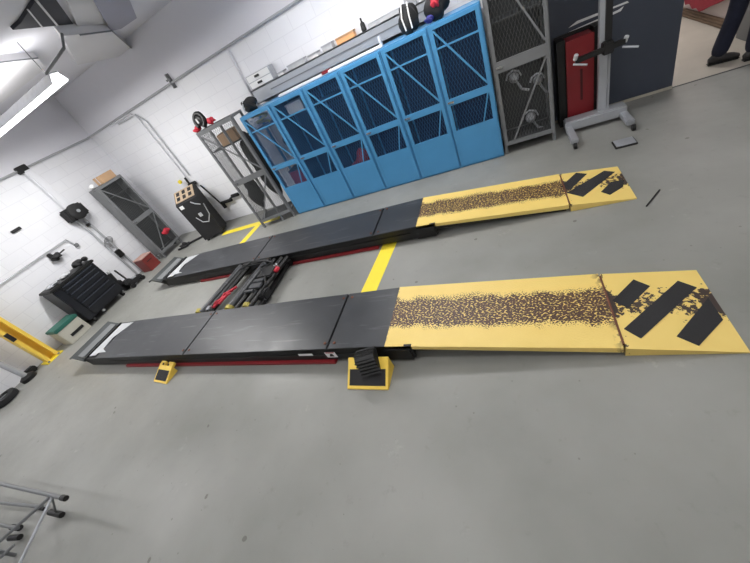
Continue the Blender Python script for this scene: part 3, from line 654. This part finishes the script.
MB().box((XL + .02, 3.86, 1.3), (XL + .07, 3.92, 1.35)).build('pipe_clip', M['black'], t, True)
b = MB()
for k in range(4): b.tube([(XL + .07 + .012*math.sin(a), 3.86 + .09*math.cos(a) + .02*k, .84 + .06*math.sin(a) + .02*k) for a in [R(x) for x in range(0, 361, 30)]], .006, 6)
b.build('cable_coil', M['grey'], t, True, True)
o = MB().box((XL, 2.9, 1.83), (XL + .03, 3.06, 1.88), bev=.006).build('wall_switch', M['black']); tag(o, 'small black plate on the left white wall left of the wall reel', 'switch')
o = thing('wall_rail', 'thin grey L-shaped rail on the left wall above the black tool chest', 'rail', (XL, 3, 1.33))
MB().tube([(XL + .04, 1.2, 1.335), (XL + .04, 3.38, 1.33), (XL + .04, 3.42, 1.2)], .012, 8).build('rail', M['pipe'], o, True, True)
MB().box((XL + .01, 3.4, 1.12), (XL + .06, 3.47, 1.19), bev=.01).build('end_fitting', M['grey'], o, True)
o = thing('bracket_tool', 'black clamp bracket on the left wall directly above the black tool chest', 'bracket', (XL, 3.0, 1.2))
b = MB().blob((XL + .08, 3.02, 1.2), (.06, .08, .06), 9, .35).box((XL, 2.95, 1.2), (XL + .1, 3.0, 1.3), bev=.01).tube([(XL + .08, 3.02, 1.2), (XL + .1, 3.2, 1.22)], .014, 6)
b.build('clamp', M['blackm'], o, True, True)

# tool chest
t = thing('tool_chest', 'black rolling tool chest with ribbed drawers and cluttered top by the left wall', 'tool chest', (-7.47, 2.35, 0), R(90))
wd, d, h = .84, .42, .83
MB().box((0, 0, .1), (wd, d, h), bev=.012).build('body', M['darkbin'], t)
for k, (z0, z1) in enumerate(((.14, .30), (.31, .43), (.44, .54), (.55, .65), (.66, .74), (.75, .82))):
    dr = MB().box((.14, -.02, z0), (wd - .05, 0, z1), bev=.005).build('drawer', M['darkbin'], t)
    MB().box((.16, -.034, z1 - .022), (wd - .07, -.02, z1 - .01)).build('handle', mat('drawer_pull', (60, 64, 74), .3), dr)
MB().box((-.02, -.04, h), (wd + .03, d + .01, h + .05), bev=.015).build('top_tray', M['black'], t)
for (x, y) in ((.08, .06), (wd - .08, .06), (.08, d - .06), (wd - .08, d - .06)):
    MB().lathe([(.02, -.02), (.05, -.018), (.05, .018), (.02, .02)], (x, y, .05), (1, 0, 0), 14).box((x - .03, y - .03, .08), (x + .03, y + .03, .1)).build('caster', M['black'], t)
MB().box((wd*.3, -.03, .06), (wd*.36, -.01, .1), bev=.004).build('silver_lock', M['chrome'], t)
lb_ = ['black drill on the far end of the tool chest top', 'grey rag on the middle of the tool chest top', 'pale plastic tub on the near end of the tool chest top']
for k, (y, sc, c_) in enumerate(((3.05, (.1, .09, .06), 'blackm'), (2.75, (.09, .1, .03), 'plate'), (2.5, (.1, .1, .025), 'silver'))):
    o = MB().blob((-7.62, y, .885 + sc[2]*.95), sc, 40 + k, .2).build(['power_drill', 'shop_rag', 'plastic_tub'][k], M[c_], None, smooth=True); tag(o, lb_[k], ['drill', 'rag', 'tub'][k])
tag(MB().tube([(-7.52, 3.16, .93), (-7.56, 3.18, .935), (-7.64, 3.19, .93)], [.03, .05, .04], 10).build('round_can', M['black'], None, smooth=True), 'black can lying on the far corner of the tool chest', 'can')
# beige crate with green lid
t = thing('beige_case', 'beige case with green lid and dark slot on the floor left of the tool chest', 'case', (-7.62, 2.08, 0))
MB().box((-7.80, 1.88, .0), (-7.47, 2.29, .30), bev=.008).build('body', M['beige'], t, True)
MB().box((-7.81, 1.87, .30), (-7.46, 2.30, .36), bev=.01).build('green_lid', M['green'], t, True)
MB().box((-7.47, 1.98, .1), (-7.463, 2.22, .15)).build('dark_slot', M['black'], t, True)
# clutter between tool chest and red box
tt = thing('floor_jack', 'low black floor jack with small wheels on the floor right of the tool chest', 'jack', (-7.5, 3.42, 0))
b = MB().box((-7.62, 3.3, .05), (-7.4, 3.62, .13), bev=.02).box((-7.6, 3.26, .1), (-7.44, 3.42, .2), bev=.02).tube([(-7.55, 3.4, .16), (-7.72, 3.45, .42)], .018, 8)
b.build('frame', M['blackm'], tt, True)
for (x, y) in ((-7.4, 3.32), (-7.4, 3.58), (-7.62, 3.32), (-7.62, 3.58)): MB().lathe([(.02, -.02), (.045, -.02), (.045, .02), (.02, .02)], (x, y, .045), (1, 0, 0), 12).build('wheel', M['black'], tt, True, True)
MB().lathe([(.05, 0), (.055, .01), (.05, .02)], (-7.5, 3.5, .13)).build('saddle', M['silver'], tt, True, True)
t = thing('impact_wrench', 'black impact wrench with pale end leaning by the wall between tool chest and reel pipes', 'wrench', (-7.7, 3.25, 0))
MB().tube([(-7.66, 3.27, .25), (-7.66, 3.30, .45)], .04, 10).box((-7.7, 3.24, 0), (-7.6, 3.34, .26), bev=.02).build('body', M['blackm'], t, True)
MB().lathe([(.03, 0), (.035, .04), (.02, .06)], (-7.66, 3.31, .45), (0, .2, 1), 10).build('pale_nose', M['plate'], t, True, True)
t = thing('metal_box', 'small dark red metal box on the floor beside the lone grey locker', 'box', (-7.5, 3.92, 0))
MB().box((-7.72, 3.84, 0.0), (-7.42, 4.12, .30), bev=.006).build('body', mat('brick_red_paint', (118, 44, 40), .5, var=.1), t, True)
MB().box((-7.73, 3.83, .30), (-7.41, 4.13, .32), bev=.005).build('pale_top', mat('pinkish_top', (176, 140, 130), .6), t, True)
MB().box((-7.42, 3.9, .2), (-7.412, 4.04, .212)).build('handle', M['black'], t, True)
t = thing('air_hose', 'black hose lying on the floor in front of the lone grey locker', 'hose', (-6.9, 4.6, 0))
MB().tube([(-7.1, 4.45, .03), (-6.9, 4.55, .03), (-6.95, 4.68, .035), (-7.08, 4.62, .03), (-6.98, 4.5, .05), (-6.8, 4.7, .03), (-6.6, 4.85, .02), (-6.35, 4.92, .02)], .022, 8).build('tube', M['blackm'], t, True, True)
MB().blob((-7.0, 4.58, .05), (.1, .08, .05), 77, .2).build('hose_end', M['blackm'], t, True, True)

# yellow two post lift column at left edge
t = thing('lift_column', 'yellow steel lift column with base plate rising against the left wall', 'lift column', (-7.72, 1.6, 0))
MB().box((-7.84, 1.46, 0), (-7.58, 1.75, .02), bev=.003).build('base_plate', M['tape'], t, True)
MB().box((-7.78, 1.50, .02), (-7.61, 1.53, 3.0)).box((-7.78, 1.67, .02), (-7.61, 1.70, 3.0)).box((-7.78, 1.50, .02), (-7.75, 1.70, 3.0)).box((-7.63, 1.50, .02), (-7.61, 1.55, 3.0)).box((-7.63, 1.65, .02), (-7.61, 1.70, 3.0)).build('column', M['yellow'], t, True)
MB().box((-7.61, 1.495, .60), (-7.595, 1.555, .76)).build('black_label', M['black'], t, True)
b = MB()
for y in (1.5, 1.68): b.lathe([(.018, 0), (.018, .015)], (-7.585, y, .02), n=8)
b.build('bolts', M['grey'], t, True)
t = thing('support_pole', 'grey pole with black rubber foot beside the yellow column', 'pole', (-7.7, 1.2, 0))
MB().tube([(-7.72, 1.2, .05), (-7.72, 1.12, 1.6)], .04, 12).build('pole', M['pipe'], t, True, True)
MB().lathe([(.11, 0), (.11, .06), (.06, .09)], (-7.72, 1.2, 0)).build('foot', M['black'], t, True, True)
t = MB().box((-7.93, 1.22, 0), (-7.8, 1.40, .1), bev=.02).build('rubber_block', M['rubber']); tag(t, 'black rubber block on the floor against the wall next to the yellow column', 'block')
t = thing('tyre', 'small black tyre lying on the floor left of the grey pole', 'tyre', (-7.62, .85, 0))
MB().lathe([(.09, 0), (.16, .01), (.17, .05), (.16, .1), (.09, .11), (.08, .06)], (-7.66, .82, 0), n=24).build('tread', M['rubber'], t, True, True)
MB().lathe([(.02, .02), (.085, .02), (.085, .08), (.02, .08)], (-7.66, .82, 0), n=20).build('rim', M['grey'], t, True, True)

# ------------------------------------------------------------------ cart in the lower left corner
t = thing('tube_stand', 'folded grey tube work stand with black end caps at the lower left corner', 'stand', (-4.0, -.2, 0))
A = P(-60, 470, 2, .35); B_ = P(64, 498, 2, .35); C_ = P(52, 497, 2, .35); D_ = P(14, 575, 2, .32); E1 = P(50, 497, 2, .35); E2 = P(-10, 550, 2, .2)
MB().tube([A, B_], .016, 10).build('top_tube', M['grey'], t, True, True)
MB().tube([B_ - (B_ - A).normalized()*.03, B_ + (B_ - A).normalized()*.03], .021, 10).build('end_cap', M['black'], t, True, True)
MB().tube([C_, D_], .010, 8).build('cross_tube', M['silver'], t, True, True)
MB().tube([E1, E2], .013, 8).build('brace', M['grey'], t, True, True)
for (a, b_) in (((-60, 515), (18, 528)), ((-60, 530), (-8, 537)), ((-30, 500), (42, 507))):
    p, q = P(*a, 2, .12), P(*b_, 2, .12 if b_[0] != 42 else .06)
    MB().tube([p, q], .014, 8).build('lower_tube', M['grey'], t, True, True)
for (a, b_) in (((50, 512), (62, 515)), ((10, 538), (20, 537)), ((12, 527), (20, 528)), ((38, 508), (44, 509))):
    p, q = P(*a, 2, .06), P(*b_, 2, .06)
    MB().tube([p, q], .024 if a[0] != 38 else .015, 10).build('rubber_foot', M['black'], t, True, True)
MB().tube([P(-60, 470, 2, .34), P(-60, 530, 2, .12)], .012, 8).tube([P(0, 558, 2, .1), P(14, 545, 2, .1)], .012, 8).tube([P(52, 497, 2, .35), P(56, 513, 2, .05)], .008, 8).build('strut', M['grey'], t, True, True)
for (a, zz) in (((-60, 470), .35), ((-60, 515), .12), ((-60, 530), .12), ((-30, 500), .12), ((14, 575), .32), ((-10, 550), .2)):
    p = P(*a, 2, zz); MB().tube([p, Vector((p.x, p.y, 0))], .014, 8).build('leg', M['grey'], t, True, True)

# ------------------------------------------------------------------ right: red cabinet, camera stand
t = thing('red_cabinet', 'narrow dark red metal cabinet standing against the dark wall', 'cabinet', (.82, 5.2, 0))
MB().box((.70, 5.1, 0.03), (.97, 5.32, 1.0), bev=.006).build('body', M['red'], t, True)
MB().box((.69, 5.085, .05), (.98, 5.1, 1.0), bev=.004).build('door', M['red'], t, True)
MB().box((.835, 5.078, .3), (.86, 5.085, .66)).build('dark_slot', mat('slot_dark_red', (70, 14, 18), .6), t, True)
MB().box((.60, 5.12, 0), (.69, 5.33, 1.02)).box((.98, 5.12, 0), (1.06, 5.33, 1.04)).box((.6, 5.33, 0), (1.06, 5.345, 1.04)).build('black_surround', M['black'], t, True)
t = thing('camera_stand', 'silver wheeled alignment stand with upright post and black cross arm by the dark wall', 'stand', (.95, 4.85, 0))
MB().box((.62, 4.80, .05), (1.27, 4.98, .17), bev=.015).build('base_beam', M['silver'], t, True)
for x in (.62, 1.19):
    MB().box((x, 4.4 if x < 1 else 4.5, .05), (x + .08, 4.82, .11), bev=.01).build('foot', M['silver'], t, True)
for (x, y) in ((.66, 4.38), (1.25, 4.46), (.66, 4.94), (1.23, 4.94)):
    MB().lathe([(.015, -.018), (.035, -.016), (.035, .016), (.015, .018)], (x, y, .035), (1, 0, 0), 14).build('caster', M['black'], t, True, True)
MB().box((.985, 4.87, .15), (1.07, 4.955, 2.4), bev=.006).box((1.075, 4.885, .15), (1.10, 4.94, 2.4), bev=.004).build('post', M['silver'], t, True)
MB().box((1.035, 4.845, .84), (1.095, 4.87, 2.4)).build('black_track', M['black'], t, True)
MB().bar((.74, 4.80, .84), (1.2, 4.78, .87), .05, .05).box((1.0, 4.76, .80), (1.1, 4.87, .92), bev=.01).build('cross_arm', M['black'], t, True)
for x in (.74, 1.2):
    MB().tube([(x, 4.79, .86), (x + .01, 4.77, .91)], .022, 10).build('clamp_head', M['plate'], t, True, True)
    MB().tube([(x - .02, 4.78, .82), (x + .1, 4.70, .79)], .012, 8).build('clamp_lever', M['silver'], t, True, True)
t = thing('scale_pad', 'small square grey pad with clear top lying on the floor before the stand', 'pad', (1.1, 4.2, 0))
MB().box((1.0, 4.1, 0), (1.2, 4.28, .02), bev=.004).build('base', M['blackm'], t, True)
MB().box((1.01, 4.11, .02), (1.19, 4.27, .026), bev=.002).build('grey_top', M['silver'], t, True)
o = MB().bar((.96, 2.93, .006), (1.11, 3.14, .006), .01).build('metal_rod', M['blackm']); tag(o, 'thin dark rod lying on the floor right of the far yellow ramp', 'rod')
# swoosh decal on dark wall
t = thing('wall_decal', 'white curved double stroke marking on the dark wall behind the stand post', 'decal', (1.0, YB, 1.08))
b = MB()
def dec(pts):
    b.prism([P(px, py, 1, YB - .003) for px, py in pts], (0, .0025, 0))
dec([(568.5, 28), (577, 21), (600, 12), (600, 14.5), (579, 23)])
dec([(600, 12), (627.5, 1), (629, 2.5), (612, 9), (600, 14.5)])
dec([(568, 32.5), (590, 22.5), (618, 10), (624, 6), (621, 11), (592, 24.5)])
b.build('stroke', M['white'], t, True)

# ------------------------------------------------------------------ beyond the opening
a_ = P(684, 4, 0, 2.9)
t = MB()
pts = [P(px, py, 0, 2.88) for px, py in ((683, -6), (685, 5), (689, 4), (692, 9), (696, 8), (699, 12), (706, 8), (716, 4), (724, 0), (726, -12))]
t.prism(pts, (.05, 0, 0)); o = t.build('red_cloth', M['redc']); tag(o, 'red cloth hanging on the pale wall beyond the opening', 'cloth')
simple_box('wall_locker', 'grey metal cabinet on the pale wall beyond the opening, behind the person', 'cabinet', (2.84, 5.9, 0), (2.93, 6.4, .9), M['grey'])

# person: only one leg shows in the photograph
def skin_obj(name, verts, edges, radii, m_, parent, root=0, sub=2):
    me = bpy.data.meshes.new(name); me.from_pydata([tuple(v) for v in verts], edges, []); me.update()
    o = bpy.data.objects.new(name, me); COL.objects.link(o)
    sk = o.modifiers.new('skin', 'SKIN'); sk.use_smooth_shade = True
    if not me.skin_vertices: me.skin_vertices.new() if hasattr(me.skin_vertices, 'new') else None
    bm = bmesh.new(); bm.from_mesh(me); lay = bm.verts.layers.skin.verify(); bm.verts.ensure_lookup_table()
    for i, v in enumerate(bm.verts):
        r = radii[i]; v[lay].radius = (r, r) if not isinstance(r, tuple) else r; v[lay].use_root = (i == root)
    bm.to_mesh(me); bm.free()
    o.modifiers.new('sub', 'SUBSURF').levels = sub; o.modifiers['sub'].render_levels = sub
    me.materials.append(m_); o.parent = parent
    # bake so that it is plain geometry
    dg = bpy.context.evaluated_depsgraph_get(); ev = o.evaluated_get(dg)
    nm = bpy.data.meshes.new_from_object(ev); o.modifiers.clear(); o.data = nm
    for p in nm.polygons: p.use_smooth = True
    return o
pr = thing('person', 'person in navy jeans and dark shoes standing beyond the opening, seen to the shin', 'person', (2.44, 5.62, 0))
# local frame: facing +x
hip = .92
V = [(0.0, 0, hip), (.0, .09, hip - .05), (.03, .10, .50), (-.02, .11, .12), (.0, -.09, hip - .05), (.10, -.11, .50), (.18, -.12, .12)]
off = Vector((.02, .12, 0))
V = [(.10, 0, hip), (.08, .09, hip - .06), (.05, .09, .50), (-.045, .09, .06), (.12, -.09, hip - .06), (.2, -.10, .50), (.20, -.11, .06)]
E_ = [(0, 1), (1, 2), (2, 3), (0, 4), (4, 5), (5, 6)]
skin_obj('jeans', V, E_, [.13, .105, .085, .085, .105, .085, .085], M['jean'], pr)
SK = [(.10, 0, hip), (.10, 0, 1.12), (.10, 0, 1.35), (.10, 0, 1.46), (.11, 0, 1.56), (.12, 0, 1.66),
      (.10, .17, 1.40), (.08, .22, 1.14), (.16, .22, .92), (.10, -.17, 1.40), (.08, -.22, 1.14), (.16, -.22, .92)]
ED = [(0, 1), (1, 2), (2, 3), (3, 4), (4, 5), (2, 6), (6, 7), (7, 8), (2, 9), (9, 10), (10, 11)]
body = skin_obj('body', SK, ED, [.11, .11, .12, .055, .085, .09, .055, .042, .028, .055, .042, .028], M['skin'], pr)
skin_obj('work_shirt', [(.10, 0, hip), (.10, 0, 1.12), (.10, 0, 1.36), (.10, 0, 1.44), (.10, .17, 1.40), (.08, .22, 1.14), (.15, .22, .96), (.10, -.17, 1.40), (.08, -.22, 1.14), (.15, -.22, .96)],
         [(0, 1), (1, 2), (2, 3), (2, 4), (4, 5), (5, 6), (2, 7), (7, 8), (8, 9)], [.135, .13, .14, .07, .07, .056, .045, .07, .056, .045], M['shirt'], pr)
b = MB()
for sy in (1, -1):
    b.box((.14, sy*.22 - .014, .83), (.20, sy*.22 + .014, .92), bev=.012)
    for k, L in enumerate((.07, .08, .075, .06)):
        b.tube([(.148 + .017*k, sy*.22, .84), (.152 + .017*k, sy*.215, .84 - L*.55), (.148 + .017*k, sy*.20, .84 - L)], [.008, .0075, .006], 8)
    b.tube([(.2, sy*.22, .89), (.215, sy*.21, .86), (.215, sy*.20, .83)], [.01, .009, .007], 8)
b.tube([(.205, .0, 1.6), (.225, 0, 1.575), (.205, 0, 1.57)], [.008, .014, .008], 8)
for sy in (1, -1): b.blob((.12, sy*.085, 1.6), (.02, .012, .03), 1, 0)
b.build('hands_nose_ears', M['skin'], pr, smooth=True)
b = MB()
for sy in (1, -1): b.blob((.196, sy*.03, 1.61), (.01, .012, .008), 1, 0, 2)
b.tube([(.192, -.025, 1.54), (.2, 0, 1.538), (.192, .025, 1.54)], .004, 6); b.build('eyes_mouth', M['dark'], pr, smooth=True)
MB().blob((.10, 0, 1.68), (.10, .092, .075), 8, .05).build('hair', M['hair'], pr, smooth=True)
for (x, y, rz) in ((-.045, .09, -12), (.2, -.11, -5)):
    Ms = Matrix.Translation((x, y, 0)) @ Matrix.Rotation(R(rz), 4, 'Z')
    s = MB(); prof = [(-.075, .03, .075, .035), (-.03, .02, .13, .046), (.03, .02, .125, .048), (.09, .02, .095, .054), (.15, .02, .08, .054), (.20, .022, .055, .038)]
    rings = []
    for (px, zb, zt, hw) in prof:
        rings.append([s.bm.verts.new(Ms @ Vector((px, hw*math.cos(a), zb + (zt - zb)*(.5 + .5*math.sin(a))))) for a in [2*math.pi*k/12 for k in range(12)]])
    for q, r2 in zip(rings, rings[1:]):
        for k in range(12): s.bm.faces.new((q[k], q[(k+1) % 12], r2[(k+1) % 12], r2[k]))
    s.bm.faces.new(rings[0][::-1]); s.bm.faces.new(rings[-1])
    so = s.build('shoe', M['shoe'], pr, smooth=True)
    MB().box((-.08, -.045, 0), (.205, .045, .024), M=Ms, bev=.012).build('sole', M['black'], so)

# ------------------------------------------------------------------ ceiling: lamps, duct, hatch
lampl = ['lit tube lamp hanging on the left below the ceiling duct', None]
for i, (x, y, z, L, pw) in enumerate(LIGHTS):
    lab = ['lit tube lamp hanging below the pale ceiling duct', 'tube lamp over the far runway and blue lockers', 'tube lamp near the left wall above the yellow column',
           'tube lamp on the left above the tube stand', 'tube lamp above the near runway', 'tube lamp over the yellow ramps', 'tube lamp at the front right of the room'][i]
    t = thing('tube_lamp', lab, 'lamp', (x, y, z), 0, 'ceiling tube lamps')
    MB().prism([(-L/2, -.115, -.045), (-L/2, -.05, .06), (-L/2, -.045, .05), (-L/2, -.105, -.045)], (L, 0, 0)).prism([(-L/2, .115, -.045), (-L/2, .05, .06), (-L/2, .045, .05), (-L/2, .105, -.045)], (L, 0, 0)).box((-L/2, -.05, .05), (-L/2 + .01, .05, .06)).box((L/2 - .01, -.05, .05), (L/2, .05, .06)).build('reflector', M['plate'], t)
    MB().box((-L/2 + .01, -.05, .045), (L/2 - .01, .05, .055)).build('tube_tray', M['white'], t)
    MB().box((-L/2 + .02, -.09, -.05), (L/2 - .02, .09, -.042)).build('lens', M['lens'], t)
    for s in (-1, 1):
        MB().tube([(s*(L/2 - .12), 0, .06), (s*(L/2 - .12), 0, H - z)], .006, 6).build('hanger', M['grey'], t)
def cp(px, py, z): return tuple(P(px, py, 2, z))
t = thing('ceiling_duct', 'pale folded sheet-metal duct under the ceiling above the hanging lamp', 'duct', cp(100, 40, 3.2))
MB().prism([cp(62, 36, 3.28), cp(111, 31.5, 3.28), cp(136.5, 53, 3.28), cp(78, 65, 3.28)], (0, 0, .12)).build('lower_section', M['duct'], t, True)
MB().prism([cp(62, -14, 3.36), cp(86, -14, 3.36), cp(110, 30, 3.36), cp(80, 33, 3.36)], (0, 0, .04)).build('upper_section', M['duct'], t, True)
MB().prism([cp(86, -14, 3.32), cp(124, -14, 3.32), cp(137, 18, 3.32), cp(121, 29, 3.32), cp(111, 31, 3.32)], (0, 0, .08)).build('shaded_side_section', M['ducts'], t, True)  # shaded side of the duct, its shade put into a darker colour
MB().bar(cp(137, 53, 3.27), cp(117, 69, 3.27), .035).bar(cp(112, 31, 3.27), cp(137, 53, 3.27), .014).bar(cp(80, 35, 3.27), cp(111, 31, 3.27), .014).build('dark_edge', M['grey'], t, True)
t = thing('ceiling_hatch', 'dark triangular opening with two thin bars in the ceiling at upper left', 'hatch', cp(45, 15, 3.37))
MB().prism([cp(13, 30, 3.37), cp(21, 23, 3.37), cp(40, -6, 3.37), cp(52, -6, 3.37), cp(73.5, 24, 3.37)], (0, 0, .029)).build('dark_panel', M['dark'], t, True)
MB().bar(cp(36, 0, 3.36), cp(57, 25, 3.36), .02).bar(cp(28, 10, 3.36), cp(42, 27, 3.36), .014).build('bars', M['duct'], t, True)
t = thing('cable_bracket', 'grey support bracket joining the hanging lamp to the ceiling duct', 'bracket', cp(60, 60, 3.1))
MB().tube([cp(46, 74, 3.06), cp(64, 48, 3.12), cp(62, 34, 3.27)], .014, 8).build('arm', M['grey'], t, True, True)
t = thing('ceiling_beam', 'pale sloping duct section left of the hanging lamp', 'duct', cp(10, 75, 3.2))
MB().prism([cp(-30, 66, 3.33), cp(38, 58, 3.33), cp(46, 68, 3.33), cp(-10, 112, 3.33)], (0, 0, .07)).build('sheet', M['duct'], t, True)
MB().bar(cp(-30, 66, 3.32), cp(38, 58, 3.32), .012).build('dark_edge', M['grey'], t, True)
